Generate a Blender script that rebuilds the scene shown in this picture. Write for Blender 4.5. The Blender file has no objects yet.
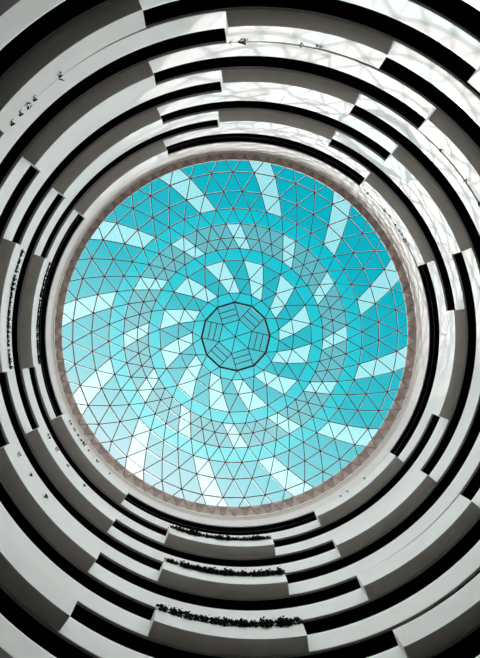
import bpy, bmesh, math, random
from mathutils import Matrix, Vector
random.seed(7)
R2D = math.radians
COL = bpy.context.scene.collection
SC = bpy.context.scene

# ------------------------------------------------------------------ layout
R = 20.0            # atrium radius (m)
Z0 = 31.609         # underside of the parapet of gallery 0
ST = 3.772          # storey height
PH = 1.79           # parapet height
PT = 0.14           # parapet thickness
RIM = 58.60         # underside of the roof ring
DC = (-.03, .306)    # centre of the dome
DPH = 2.17           # angular phase of the dome lattice

def zk(k): return Z0 + ST * k
def P(a, r, z, c=(0, 0)):
    t = R2D(a)
    return Vector((c[0] + r * math.cos(t), c[1] - r * math.sin(t), z))

# ------------------------------------------------------------------ materials
def mat(name, col, rough=.6, noise=0, nscale=3., spec=.3, metal=0):
    m = bpy.data.materials.new(name); m.use_nodes = True
    nt = m.node_tree; b = nt.nodes['Principled BSDF']
    b.inputs['Roughness'].default_value = rough
    b.inputs['Metallic'].default_value = metal
    b.inputs['Specular IOR Level'].default_value = spec
    b.inputs['Base Color'].default_value = (*col, 1)
    if noise:
        tc = nt.nodes.new('ShaderNodeTexCoord'); n = nt.nodes.new('ShaderNodeTexNoise')
        n.inputs['Scale'].default_value = nscale; n.inputs['Detail'].default_value = 5
        r = nt.nodes.new('ShaderNodeValToRGB')
        r.color_ramp.elements[0].position = .3; r.color_ramp.elements[1].position = .7
        r.color_ramp.elements[0].color = (*[c * (1 - noise) for c in col], 1)
        r.color_ramp.elements[1].color = (*[min(1, c * (1 + noise)) for c in col], 1)
        nt.links.new(tc.outputs['Object'], n.inputs['Vector'])
        nt.links.new(n.outputs['Fac'], r.inputs['Fac'])
        nt.links.new(r.outputs['Color'], b.inputs['Base Color'])
    return m

def pane_mat(name, tint, frit, fcol=(.9, .95, .95)):
    m = bpy.data.materials.new(name); m.use_nodes = True
    nt = m.node_tree; nt.nodes.clear()
    o = nt.nodes.new('ShaderNodeOutputMaterial')
    t = nt.nodes.new('ShaderNodeBsdfTransparent'); t.inputs['Color'].default_value = (*tint, 1)
    f = nt.nodes.new('ShaderNodeBsdfTranslucent'); f.inputs['Color'].default_value = (*fcol, 1)
    mx = nt.nodes.new('ShaderNodeMixShader'); mx.inputs[0].default_value = frit
    nt.links.new(t.outputs[0], mx.inputs[1]); nt.links.new(f.outputs[0], mx.inputs[2])
    g = nt.nodes.new('ShaderNodeBsdfGlossy'); g.inputs['Roughness'].default_value = .08
    g.inputs['Color'].default_value = (.8, .9, .9, 1)
    m2 = nt.nodes.new('ShaderNodeMixShader'); m2.inputs[0].default_value = .006
    nt.links.new(mx.outputs[0], m2.inputs[1]); nt.links.new(g.outputs[0], m2.inputs[2])
    nt.links.new(m2.outputs[0], o.inputs['Surface'])
    return m

M = dict(
    white=mat('white_paint', (.86, .86, .85), .55, .03, .6),
    rimpaint=mat('rim_paint', (.80, .79, .76), .6, .03, .6),
    beige=mat('beige_paint', (.58, .55, .50), .6, .03, .6),
    soffit=mat('soffit_panel', (.84, .755, .67), .7, .05, .8),
    lip=mat('edge_trim', (.62, .59, .55), .4),
    black=mat('black_ceiling_shade', (.008, .0075, .0075), .9, spec=.02),  # near-black stands in for the shade inside the galleries
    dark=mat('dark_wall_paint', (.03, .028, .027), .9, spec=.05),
    gfloor=mat('gallery_stone', (.10, .095, .09), .7, .1, 1.5, spec=.1),
    stone=mat('floor_stone', (.07, .065, .06), .4, .08, .4),  # kept dark so little light bounces up to the lower soffits
    lower=mat('lower_wall_low_bounce', (.05, .048, .045), .7, .05, .5),  # stand-in for unseen storeys, dark to limit bounce onto the lower soffits
    rail=mat('rail_steel', (.50, .60, .60), .35, metal=.6),
    track=mat('track_metal', (.12, .10, .11), .5),
    bar=mat('lattice_steel', (.13, .108, .104), .5, .1, 2.),
    hub=mat('lattice_hub', (.24, .18, .165), .5),
    curb=mat('curb_panel', (.66, .55, .49), .7, .08, 2.),
    bracket=mat('curb_bracket', (.38, .29, .255), .6, .08, 2.),
    lantern=mat('lantern_frame', (.04, .085, .09), .5),
    leaf=mat('leaf', (.006, .010, .0045), .8, spec=.1, noise=.35, nscale=9.),
    leaf2=mat('leaf_dry', (.03, .034, .02), .7, .3, 9.),
    soil=mat('soil', (.05, .035, .025), .95, .2, 6.),
    mid=pane_mat('glass_mid', (.82, .85, .87), .0),
    bright=pane_mat('glass_bright', (.78, 1., 1.), .0),
    dusk=pane_mat('glass_dusky', (.70, .72, .73), .03),
    pale=pane_mat('glass_pale', (.90, .95, .92), .10),
    oc=pane_mat('glass_oculus', (.50, .78, .80), .01),
)

# ------------------------------------------------------------------ helpers
def tag(o, label, cat, group=None, kind=None):
    o['label'] = label; o['category'] = cat
    if group: o['group'] = group
    if kind: o['kind'] = kind
    return o

def obj(name, bm, m, parent=None, smooth=False, org=None):
    if org is not None:
        bmesh.ops.translate(bm, verts=bm.verts, vec=-Vector(org))
    bmesh.ops.recalc_face_normals(bm, faces=bm.faces)
    me = bpy.data.meshes.new(name); bm.to_mesh(me); bm.free()
    me.materials.append(m)
    if smooth:
        for p in me.polygons: p.use_smooth = True
    o = bpy.data.objects.new(name, me); COL.objects.link(o)
    if parent is not None: o.parent = parent
    elif org is not None: o.location = org
    return o

def empty(name, loc):
    o = bpy.data.objects.new(name, None); COL.objects.link(o); o.location = loc
    o.empty_display_size = .2
    return o

def sweep(bm, a0, a1, prof, n, c=(0, 0)):
    """closed profile [(r,z)...] swept about the axis from a0 to a1 (degrees)"""
    full = abs(a1 - a0) >= 359.9
    cols = []
    for i in range(n if full else n + 1):
        a = a0 + (a1 - a0) * i / n
        cols.append([bm.verts.new(P(a, r, z, c)) for r, z in prof])
    k = len(prof)
    for i in range(n):
        A = cols[i]; B = cols[(i + 1) % len(cols)]
        for j in range(k):
            bm.faces.new((A[j], A[(j + 1) % k], B[(j + 1) % k], B[j]))
    if not full:
        bm.faces.new(cols[0]); bm.faces.new(cols[-1][::-1])

def rect(r0, r1, z0, z1): return [(r0, z0), (r1, z0), (r1, z1), (r0, z1)]

def ring(name, m, prof, parent=None, n=240, c=(0, 0), a0=0, a1=360, org=None):
    bm = bmesh.new(); sweep(bm, a0, a1, prof, n, c)
    return obj(name, bm, m, parent, org=org)

def struct(o, label, cat):
    return tag(o, label, cat, kind='structure')

# ------------------------------------------------------------------ setting
bm = bmesh.new()
vs = [bm.verts.new(P(i * 3, R + 6, 0)) for i in range(120)]
vs2 = [bm.verts.new(P(i * 3, R + 6, -.4)) for i in range(120)]
bm.faces.new(vs); bm.faces.new(vs2[::-1])
for i in range(120): bm.faces.new((vs[i], vs[(i + 1) % 120], vs2[(i + 1) % 120], vs2[i]))
struct(obj('floor', bm, M['stone']), 'dark stone ground floor of the round atrium', 'floor')
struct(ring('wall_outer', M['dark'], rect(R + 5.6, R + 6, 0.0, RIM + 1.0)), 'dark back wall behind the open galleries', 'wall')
struct(ring('wall_lower', M['lower'], rect(R, R + .3, 0.0, zk(-1) - .06)), 'dark stand-in wall for the unseen lowest storeys of the atrium', 'wall')
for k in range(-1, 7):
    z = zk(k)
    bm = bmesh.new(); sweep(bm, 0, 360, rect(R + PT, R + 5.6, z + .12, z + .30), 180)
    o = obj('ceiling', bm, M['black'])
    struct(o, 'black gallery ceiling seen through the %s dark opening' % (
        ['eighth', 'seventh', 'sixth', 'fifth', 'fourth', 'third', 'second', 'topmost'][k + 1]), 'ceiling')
    bm = bmesh.new(); sweep(bm, 0, 360, rect(R + PT, R + 5.6, z + .30, z + .36), 180)
    struct(obj('floor_gallery', bm, M['gfloor']), 'dark stone walkway of a gallery behind the white parapets', 'floor')
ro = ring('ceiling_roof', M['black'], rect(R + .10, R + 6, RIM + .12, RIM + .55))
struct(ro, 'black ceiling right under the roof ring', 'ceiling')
# roof ring carrying the dome
RT = 62.10          # top of the roof ring, foot of the dome
struct(ring('wall_rim', M['rimpaint'], rect(R, R + .10, RIM, 60.52)), 'white circular fascia right around the dome', 'wall')
struct(ring('trim_rim', M['beige'], rect(R + .05, R + .5, 60.52, RT)),
       'narrow beige band between the white fascia and the dome', 'trim')
struct(ring('ceiling_track', M['track'], rect(R + .55, R + .62, RIM + .02, RIM + .12)), 'thin curved track under the topmost black ceiling', 'trim')
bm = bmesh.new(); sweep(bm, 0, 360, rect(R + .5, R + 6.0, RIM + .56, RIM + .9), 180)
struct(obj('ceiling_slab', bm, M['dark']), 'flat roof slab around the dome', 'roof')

# ------------------------------------------------------------------ parapets
ORD = {6: 'first', 5: 'second', 4: 'third', 3: 'fourth', 2: 'fifth', 1: 'sixth', 0: 'seventh', -1: 'eighth', -2: 'ninth'}
for k in range(-1, 7):
    z = zk(k)
    t = empty('gallery_parapet', (0, 0, z))
    tag(t, 'white circular gallery parapet, %s ring counted outward from the glass dome' % ORD[k], 'parapet', 'white parapet rings of the galleries')
    ring('parapet_wall', M['white'], rect(R, R + PT, z, z + PH), t, org=(0, 0, z))
    ring('top_rail', M['rail'], rect(R + .02, R + .10, z + PH, z + PH + .06), t, org=(0, 0, z))
    ring('edge_trim', M['lip'], rect(R + .01, R + PT + .05, z - .05, z), t, org=(0, 0, z))

# ------------------------------------------------------------------ balconies
SECT = {'A': [(66.7, 98.0, 'at the top of the picture'), (160.1, 189.2, 'at the left edge'),
              (248.0, 276.8, 'at the bottom of the picture'), (336.4, 366.2, 'at the right edge')],
        'B': [(113.3, 144.4, 'at upper left'), (204.1, 233.8, 'at lower left'),
              (291.4, 320.8, 'at lower right'), (21.0, 51.9, 'at upper right')]}
NEAR = {5: 'nearest the dome', 3: 'second out from the dome', 1: 'third out from the dome',
        6: 'nearest the dome', 4: 'second out from the dome', 2: 'third out from the dome', 0: 'outermost one'}
HEDGE = {(1, 2), (3, 2), (5, 2), (3, 1), (5, 1)}
BD = 1.0
LOCS = {}
def balcony(k, si, a0, a1, where):
    z = zk(k); am = (a0 + a1) / 2
    org = P(am, R - BD / 2, z)
    t = empty('planter_balcony', org)
    hed = (k % 2 == 1) and (k, si) in HEDGE
    tag(t, 'white projecting balcony %s, %s%s' % (where, NEAR[k], ', with shrubs' if hed else ''),
        'balcony', 'projecting balconies ' + where)
    ri = R - BD; w = math.degrees(.10 / R); n = 30; g = .003
    ring('front_panel', M['white'], rect(ri, ri + .10, z, z + PH), t, n, a0=a0, a1=a1, org=org)
    for x0, x1 in ((a0, a0 + w), (a1 - w, a1)):
        ring('end_panel', M['white'], rect(ri + .10, R - g, z, z + PH), t, 2, a0=x0, a1=x1, org=org)
    ring('soffit', M['soffit'], rect(ri + .10, R - g, z + .012, z + .10), t, n, a0=a0 + w, a1=a1 - w, org=org)
    ring('planting_bed', M['soil'], rect(ri + .10, R - g, z + .9, z + 1.2), t, n, a0=a0 + w, a1=a1 - w, org=org)
    return t

for k in range(0, 7):
    fam = 'A' if k % 2 else 'B'
    for si, (a0, a1, where) in enumerate(SECT[fam]):
        if k == 1 and si in (1, 3): continue        # outside the picture
        if k == 3 and si == 3: continue
        balcony(k, si, a0, a1, where)

# ------------------------------------------------------------------ shrubs
def shrub_mesh(seed, nl, w, h, hang):
    rr = random.Random(seed); bm = bmesh.new()
    for s in range(7):                                 # woody stems
        x = rr.uniform(-w, w) * .5; y = rr.uniform(-.12, .12)
        p0 = Vector((x * .4, y * .3, -.15)); p1 = Vector((x, y, h * rr.uniform(.4, .9)))
        q = []
        for pnt in (p0, p1):
            q.append([bm.verts.new(pnt + Vector((.012 * math.cos(a), .012 * math.sin(a), 0))) for a in (0, 2.1, 4.2)])
        for j in range(3): bm.faces.new((q[0][j], q[0][(j + 1) % 3], q[1][(j + 1) % 3], q[1][j]))
    for i in range(nl):
        x = max(-.2, min(.2, rr.gauss(0, .13))) * w / .26; y = rr.gauss(0, .12)
        zc = rr.uniform(-.02, h) * (1 - .5 * abs(x) / (w + .01)) if rr.random() > hang else rr.uniform(-.35, .1)
        if zc < 0: y = abs(y) * .6 + .17
        L = rr.uniform(.12, .22) * (1 if nl > 100 else .8); W = L * .5
        d = Vector((rr.uniform(-1, 1), rr.uniform(-1, 1), rr.uniform(-.4, 1))).normalized()
        s = d.cross(Vector((rr.uniform(-1, 1), rr.uniform(-1, 1), rr.uniform(-1, 1)))).normalized()
        nn = d.cross(s) * .012
        c = Vector((x, y, zc))
        v = [bm.verts.new(p) for p in (c, c + d * L * .5 + s * W + nn, c + d * L, c + d * L * .5 - s * W + nn)]
        bm.faces.new(v)
    bmesh.ops.recalc_face_normals(bm, faces=bm.faces)
    me = bpy.data.meshes.new('shrub'); bm.to_mesh(me); bm.free()
    return me
HM = [shrub_mesh(i, 300, .26, .66, .34) for i in range(6)]
for me in HM: me.materials.append(M['leaf'])
SM = [shrub_mesh(50 + i, 34, .16, .38, .45) for i in range(4)]
for me in SM: me.materials.append(M['leaf2'])

def plant(name, me, a, r, z, label, group, s=1., cat='plant'):
    o = bpy.data.objects.new(name, me); COL.objects.link(o)
    o.location = P(a, r, z)
    # local +y points to the atrium axis
    t = R2D(a); inward = Vector((-math.cos(t), math.sin(t), 0))
    o.rotation_euler = (0, 0, math.atan2(inward.y, inward.x) - math.pi / 2)
    o.scale = (s, 1 if s < 1.2 else s, s)
    tag(o, label, cat, group)
    return o

WN = {(1, 2): 'outermost balcony at the bottom', (3, 2): 'middle balcony at the bottom', (5, 2): 'innermost balcony at the bottom',
      (3, 1): 'outer balcony at the left edge', (5, 1): 'inner balcony at the left edge'}
for (k, si) in sorted(HEDGE):
    a0, a1, where = SECT['A'][si]
    n = 28
    for i in range(n):
        a = a0 + .5 + (a1 - a0 - 1.0) * (i + .5) / n + random.uniform(-.2, .2)
        plant('shrub', HM[random.randrange(6)], a, R - BD + .30, zk(k) + PH - .06,
              'small dark green shrub in the row along the %s' % WN[(k, si)],
              'shrubs along the %s' % WN[(k, si)], random.uniform(.95, 1.3) * {(3, 1): .62, (5, 1): .72}.get((k, si), 1), 'shrub')
# sparse sprigs on other balconies
SP = [(0, 'B', 0, (136.5, 138.0, 140.0, 142.2, 130.5), 'outermost balcony at upper left'),
      (1, 'A', 0, (97.2, 95.3, 94.6, 83.0, 79.5), 'outermost balcony at the top'),
      (6, 'B', 1, (207, 209.5, 211.5, 213.3, 214.6, 217.0, 221.0, 226.0), 'innermost balcony at lower left'),
      (4, 'B', 1, (207, 211, 216, 222.5), 'second balcony from the dome at lower left'),
      (6, 'B', 3, (28.0, 30.0, 32.0, 33.4, 35.5, 38.5, 41.0, 48.5), 'innermost balcony at upper right'),
      (6, 'B', 2, (300.5, 303.0, 309.5), 'innermost balcony at lower right'),
      (2, 'B', 1, (207, 212.0, 217.5), 'third balcony from the dome at lower left'),
      (0, 'B', 1, (206, 207.5, 210.5), 'outermost balcony at lower left'),
      (2, 'B', 3, (25, 30.0, 36.0, 45.0), 'third balcony from the dome at upper right')]
for k, f, si, angs, wn in SP:
    for a in angs:
        plant('sprig', SM[random.randrange(4)], a, R - BD + .20, zk(k) + PH - .02,
              'sparse leafy sprig on the %s' % wn, 'sprigs on the %s' % wn, random.uniform(.8, 1.3))

# ------------------------------------------------------------------ dome
RS, HA = 38.0, 67.3 + 1.5
def zd(r): return HA - (RS - math.sqrt(RS * RS - r * r))
RB = 20.3
def TL(v):
    """the dome leans very slightly"""
    return Vector((v.x, v.y, v.z + .05 * (v.y - DC[1])))
def rcut(v):
    """radius at which the glass meets the curb"""
    return 19.52 - .13 * (v.y - DC[1]) / 20.
#        radius   count phase
RG = [(RB, 48, 3.75), (18.593, 48, 0), (16.68, 48, 3.75), (14.906, 48, 0), (13.30, 48, 3.75), (11.765, 48, 0),
      (10.53, 48, 3.75), (9.225, 24, 7.5), (7.08, 24, 0), (5.347, 24, 7.5), (4.165, 12, 0)]
def node(i, j):
    r, n, ph = RG[i]
    return TL(P(DPH + ph + 360. / n * j, r, zd(r), DC))
def cut(p, q):
    """point where the member from p (inside) to q meets the curb"""
    lo, hi = 0., 1.
    for _ in range(30):
        t = (lo + hi) / 2; v = p.lerp(q, t)
        if math.hypot(v.x - DC[0], v.y - DC[1]) < rcut(v): lo = t
        else: hi = t
    return p.lerp(q, lo)
CUTS = {}
def cutn(i, a, b):
    k_ = (a % 48, b % 48)
    if k_ not in CUTS: CUTS[k_] = cut(node(1, a % 48), node(0, b % 48))
    return CUTS[k_]
dome = empty('glass_dome', (DC[0], DC[1], zd(RB)))
tag(dome, 'round glass dome of cyan triangular panes with pale swirling stripes', 'dome')
DO = Vector((DC[0], DC[1], zd(RB)))
edges = set(); PAN = {}
def pane(key, *nd):
    PAN.setdefault(key, []).append([node(i, j % RG[i][1]) for i, j in nd])
    q = [(i, j % RG[i][1]) for i, j in nd]
    for x, y in zip(q, q[1:] + q[:1]): edges.add(tuple(sorted((x, y))))

MID_P = {1: (1, 2)}
# rows with 48 nodes; j index runs anticlockwise in the photo
# even ring index (phase 3.75 at i=0,2,4,6 ; phase 0 at i=1,3,5)
def cell(i, j, key):
    """parallelogram hanging from the outer edge (i;j,j+1), shifted clockwise inward"""
    if RG[i][2] > RG[i + 1][2]:      # outer phase 3.75 -> inner node j sits clockwise of outer j
        a, b = j, j + 1
    else:                            # outer phase 0 -> inner index j-1 sits clockwise of outer j
        a, b = j - 1, j
    if i == 0:                       # edge row, trimmed by the curb
        PAN.setdefault(key, []).append([node(1, b % 48), cutn(0, b, j), cutn(0, b, j + 1)])
        PAN[key].append([node(1, a % 48), cutn(0, a, j), cutn(0, b, j), node(1, b % 48)])
        edges.add(((1, a % 48), (1, b % 48)) if a % 48 < b % 48 else ((1, b % 48), (1, a % 48)))
        return
    pane(key, (i, j), (i, j + 1), (i + 1, b))
    pane(key, (i, j), (i + 1, b), (i + 1, a))
# stripes: photo angle of the outer edge centre of each row
def is_pale(i, j, centre):
    r, n, ph = RG[i]
    a = (DPH + ph + 360. / n * (j + .5))
    d = (a - centre + 15) % 30 - 15
    return abs(d) < 180. / n * .9
OUT = {0: 84.4, 1: 80.65, 2: 76.9}
MIDS = {4: 92.1, 5: 88.35}
BASE = {0: 'mid', 1: 'mid', 2: 'mid', 3: 'bright', 4: 'dusk', 5: 'dusk'}
def stripe_id(i, j):
    r, n, ph = RG[i]
    return int(((DPH + ph + 360. / n * (j + .5)) % 360))
def sector(ang, ref): return int(round((ang - ref) / 30.)) % 12
for i in range(6):
    for j in range(48):
        ctr = OUT.get(i, MIDS.get(i))
        if ctr is not None and is_pale(i, j, ctr):
            a = DPH + RG[i][2] + 7.5 * (j + .5)
            cell(i, j, ('pale', 'o' if i < 3 else 'm', sector(a, ctr)))
        else:
            cell(i, j, (BASE[i], i))
# 48 -> 24
for j in range(24):
    # inner node j at phase 7.5+15j ; outer nodes 3.75+7.5m : m=2j -> 3.75+15j, m=2j+1 -> 11.25+15j
    pane(('bright', 6), (6, 2 * j), (6, 2 * j + 1), (7, j))
    pane(('bright', 6), (6, 2 * j + 1), (6, 2 * j + 2), (7, j + 1), (7, j))
for j in range(24):
    # ring 7 (phase 7.5) edge j,j+1 ; ring 8 node between = index j+1 (phase 0)
    p = is_pale(7, j, 76.9)
    a = DPH + 7.5 + 15 * (j + .5)
    key = ('pale', 'i', sector(a, 76.9)) if p else ('mid', 7)
    pane(key, (7, j), (7, j + 1), (8, j + 1)); pane(key, (7, j), (8, j + 1), (8, j))
for j in range(24):
    # ring 8 edge j,j+1 ; ring 9 (phase 7.5) node j between
    p = is_pale(8, j, 69.4)
    a = DPH + 15 * (j + .5)
    key = ('pale', 'i', sector(a, 69.4)) if p else ('mid', 8)
    pane(key, (8, j), (8, j + 1), (9, j)); pane(key, (8, j), (9, j), (9, j - 1))
for j in range(12):
    # ring 10 node j at phase 0+30j; ring 9 nodes 7.5+15m ; adjacent m=2j-1 (-7.5) and 2j (+7.5)
    pane(('bright', 9), (9, 2 * j - 1), (9, 2 * j), (10, j))
    pane(('bright', 9), (9, 2 * j), (9, 2 * j + 1), (10, j + 1), (10, j))

def panes_obj(name, m, polys, parent, org):
    bm = bmesh.new()
    cache = {}
    for poly in polys:
        vs = []
        for p in poly:
            kk = (round(p.x, 4), round(p.y, 4), round(p.z, 4))
            if kk not in cache: cache[kk] = bm.verts.new(p)
            vs.append(cache[kk])
        bm.faces.new(vs)
    return obj(name, bm, m, parent, org=org)
for key, polys in PAN.items():
    if key[0] == 'pale':
        o = panes_obj('pale_stripe', M['pale'], polys, dome, DO); o['label'] = 'pale frosted stripe of panes'
    else:
        o = panes_obj('tinted_glazing', M[key[0]], polys, dome, DO)
        o['label'] = {'mid': 'ring of cyan panes', 'bright': 'ring of bright cyan panes', 'dusk': 'ring of dusky teal panes'}[key[0]]

def bar(bm, a, b, w, h, up, dz=0):
    d = (b - a); L = d.length; d = d / L
    s = d.cross(up).normalized(); u = s.cross(d).normalized()
    q = []
    for p in (a, b):
        q.append([bm.verts.new(p + s * x * w / 2 + u * (dz + y)) for x, y in ((-1, -h), (1, -h), (1, 0), (-1, 0))])
    for j in range(4): bm.faces.new((q[0][j], q[0][(j + 1) % 4], q[1][(j + 1) % 4], q[1][j]))
    bm.faces.new(q[0][::-1]); bm.faces.new(q[1])
SPH = Vector((DC[0], DC[1], HA - RS))
bm = bmesh.new()
for (x, y) in edges:
    if x[0] == 10 and y[0] == 10: continue
    a, b = node(*x), node(*y)
    bar(bm, a, b, .09, .24, ((a + b) / 2 - SPH).normalized(), -.012)
for (a, b), c in CUTS.items():
    bar(bm, node(1, a), c, .09, .24, (c - SPH).normalized(), -.012)
for i in range(1, 10):
    for j in range(RG[i][1]):
        c = node(i, j); u = (c - SPH).normalized(); s = u.orthogonal().normalized(); t = u.cross(s)
        q0 = []; q1 = []
        for a in range(8):
            d = (s * math.cos(a * math.pi / 4) + t * math.sin(a * math.pi / 4)) * .11
            q0.append(bm.verts.new(c + d - u * .19)); q1.append(bm.verts.new(c + d - u * .01))
        bm.faces.new(q0); bm.faces.new(q1[::-1])
        for a in range(8): bm.faces.new((q0[a], q0[(a + 1) % 8], q1[(a + 1) % 8], q1[a]))
obj('lattice_frame', bm, M['bar'], dome, org=DO)

# curb under the edge of the dome, with its row of triangular brackets
bm = bmesh.new(); cols = []
for i in range(192):
    a = 360. / 192 * i
    v = P(a, 19.52, 0, DC); rc = rcut(v); q = P(a, rc, 0, DC)
    g = TL(P(a, rc, zd(rc), DC)); th = math.atan2(-q.y, q.x); o_ = P(math.degrees(th), R + .08, RT); o2 = P(math.degrees(th), R + .7, RT)
    cols.append([bm.verts.new(x_) for x_ in (g + Vector((0, 0, -.05)), o_, o2, o2 + Vector((0, 0, 2.2)), g + Vector((0, 0, .0)))])
for i in range(192):
    A_, B_ = cols[i], cols[(i + 1) % 192]
    for j in range(5): bm.faces.new((A_[j], A_[(j + 1) % 5], B_[(j + 1) % 5], B_[j]))
obj('base_curb', bm, M['curb'], dome, org=DO)
bm = bmesh.new()
cp = sorted(CUTS.values(), key=lambda v: math.atan2(v.y - DC[1], v.x - DC[0]))
for i in range(len(cp)):
    a, b = cp[i], cp[(i + 1) % len(cp)]
    m_ = (a + b) / 2; th = math.atan2(m_.y, m_.x)
    c = Vector(((R - .02) * math.cos(th), (R - .02) * math.sin(th), RT - .06))
    d = (b - a) * .02
    lo = [bm.verts.new(q + Vector((0, 0, -.20))) for q in (a + d, b - d, c)]
    hi = [bm.verts.new(q + Vector((0, 0, -.10))) for q in (a + d, b - d, c)]
    bm.faces.new(lo); bm.faces.new(hi[::-1])
    for j in range(3): bm.faces.new((lo[j], lo[(j + 1) % 3], hi[(j + 1) % 3], hi[j]))
obj('curb_brackets', bm, M['bracket'], dome, org=DO)
ring('curb_edge', M['rimpaint'], rect(R + .015, R + .05, RT - .42, RT - .02), dome, 192, org=DO)

# oculus: twelve-sided lantern frame and its own glazing
oc = empty('oculus', (0, 0, 0)); oc.parent = dome
bm = bmesh.new()
r0 = RG[10][0]; zo = zd(r0)
for j in range(12):
    a0 = DPH + 30 * j; a1 = a0 + 30
    q = []
    for a in (a0, a1):
        q.append([bm.verts.new(TL(P(a, r, z, DC))) for r, z in ((r0 - .09, zo - .16), (r0 + .13, zo - .16), (r0 + .13, zo + .75), (r0 - .09, zo + .75))])
    for x in range(4): bm.faces.new((q[0][x], q[0][(x + 1) % 4], q[1][(x + 1) % 4], q[1][x]))
obj('ring_frame', bm, M['lantern'], oc, org=DO)
zt = zo + .70
def on(r, a): return TL(P(DPH + a, r, zt + (1 - r / 4.2) * .45, DC))
hexv = [on(2.14, 15 + 60 * i) for i in range(6)]
outv = [on(r0 - .03, 30 * i) for i in range(12)]
cen = on(0, 0)
polys = []; ob = []
for i in range(6):
    a, b = hexv[i], hexv[(i + 1) % 6]
    polys.append([cen, a, b]); ob += [(cen, a), (a, b)]
    o1, o2 = outv[(2 * i + 1) % 12], outv[(2 * i + 2) % 12]
    polys.append([a, o1, o2, b]); ob += [(a, o1), (b, o2)]
    for f in (1 / 3, 2 / 3): ob.append((a.lerp(o1, f), b.lerp(o2, f)))
    polys.append([a, outv[(2 * i) % 12], o1])
bm = bmesh.new(); cache = {}
panes_obj('glazing', M['oc'], [p for p in polys if p[0] is not cen], oc, DO)
panes_obj('glazing_centre', M['bright'], [p for p in polys if p[0] is cen], oc, DO)
bm = bmesh.new()
for a, b in ob: bar(bm, a, b, .10, .12, Vector((0, 0, 1)), -.01)
obj('glazing_bars', bm, M['bar'], oc, org=DO)

# ------------------------------------------------------------------ light
SUN_AZ, SUN_EL = 56.0, 46.0        # photo angle the sunlight travels to; elevation
sd = bpy.data.lights.new('sun', 'SUN'); sd.energy = 4.1; sd.angle = R2D(.48); sd.color = (1, .89, .86)
so = bpy.data.objects.new('sun', sd); COL.objects.link(so)
t = R2D(SUN_AZ); e = R2D(SUN_EL)
dirv = Vector((math.cos(t) * math.cos(e), -math.sin(t) * math.cos(e), -math.sin(e)))
so.rotation_euler = dirv.to_track_quat('-Z', 'Y').to_euler(); so.location = -dirv * 120

w = bpy.data.worlds.new('sky'); SC.world = w; w.use_nodes = True
nt = w.node_tree; nt.nodes.clear()
def N(tp, **kw):
    n = nt.nodes.new(tp)
    for k_, v_ in kw.items(): setattr(n, k_, v_)
    return n
L = nt.links.new
tc = N('ShaderNodeTexCoord')
gd = R2D(236)
dot = N('ShaderNodeVectorMath', operation='DOT_PRODUCT'); dot.inputs[1].default_value = (math.cos(gd), -math.sin(gd), 0)
L(tc.outputs['Generated'], dot.inputs[0])
mr = N('ShaderNodeMapRange'); mr.inputs['From Min'].default_value = -.42; mr.inputs['From Max'].default_value = .32
L(dot.outputs['Value'], mr.inputs['Value'])
cr = N('ShaderNodeValToRGB')
E_ = cr.color_ramp.elements
E_[0].position = 0; E_[0].color = (.0, .50, .62, 1)
E_[1].position = 1; E_[1].color = (1.0, 1.06, 1.08, 1)
for p_, c_ in ((.25, (.006, .55, .66)), (.51, (.05, .64, .73)), (.77, (.40, .92, .97)), (.87, (.66, 1.03, 1.06))):
    x = cr.color_ramp.elements.new(p_); x.color = (*c_, 1)
L(mr.outputs[0], cr.inputs['Fac'])
# thin cloud texture
no = N('ShaderNodeTexNoise'); no.inputs['Scale'].default_value = 2.2; no.inputs['Detail'].default_value = 4
L(tc.outputs['Generated'], no.inputs['Vector'])
# bright band at mid elevation, added out of view to light the shaded walls
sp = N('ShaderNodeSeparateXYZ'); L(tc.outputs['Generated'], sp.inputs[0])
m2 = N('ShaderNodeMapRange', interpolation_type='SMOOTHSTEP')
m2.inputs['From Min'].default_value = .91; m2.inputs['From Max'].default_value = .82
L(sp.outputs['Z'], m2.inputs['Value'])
lo = N('ShaderNodeMapRange', interpolation_type='SMOOTHSTEP')      # added band dimmed low down so the rim walls get less light
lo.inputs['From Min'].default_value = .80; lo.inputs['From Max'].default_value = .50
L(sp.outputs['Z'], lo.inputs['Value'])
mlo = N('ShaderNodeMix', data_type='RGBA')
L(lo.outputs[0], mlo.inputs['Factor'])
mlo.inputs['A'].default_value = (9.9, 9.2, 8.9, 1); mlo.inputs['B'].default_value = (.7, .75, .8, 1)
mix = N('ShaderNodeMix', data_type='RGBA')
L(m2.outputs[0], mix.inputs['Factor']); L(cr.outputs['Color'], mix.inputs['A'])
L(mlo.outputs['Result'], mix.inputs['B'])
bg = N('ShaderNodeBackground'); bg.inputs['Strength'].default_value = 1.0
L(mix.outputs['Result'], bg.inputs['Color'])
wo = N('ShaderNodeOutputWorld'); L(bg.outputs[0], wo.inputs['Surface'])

# ------------------------------------------------------------------ camera
F = 550.; TX, TY = -39.426, -9.889
zv = Vector((TX, TY, F)).normalized()
xv = (Vector((1, 0, 0)) - zv[0] * zv).normalized(); yv = zv.cross(xv)
rt = Vector((xv[0], -yv[0], zv[0])); up = Vector((xv[1], -yv[1], zv[1])); fw = Vector((xv[2], -yv[2], zv[2]))
cd = bpy.data.cameras.new('camera'); cam = bpy.data.objects.new('camera', cd); COL.objects.link(cam)
cd.sensor_fit = 'VERTICAL'; cd.sensor_height = 36; cd.lens = 36 * F / 658.; cd.clip_end = 500
mw = Matrix((( rt[0], up[0], -fw[0], -4.325), (rt[1], up[1], -fw[1], .587), (rt[2], up[2], -fw[2], 1.5), (0, 0, 0, 1)))
cam.matrix_world = mw
SC.camera = cam

SC.view_settings.view_transform = 'Standard'; SC.view_settings.look = 'None'
SC.view_settings.gamma = 1; SC.view_settings.exposure = 0.0; SC.view_settings.use_curve_mapping = False
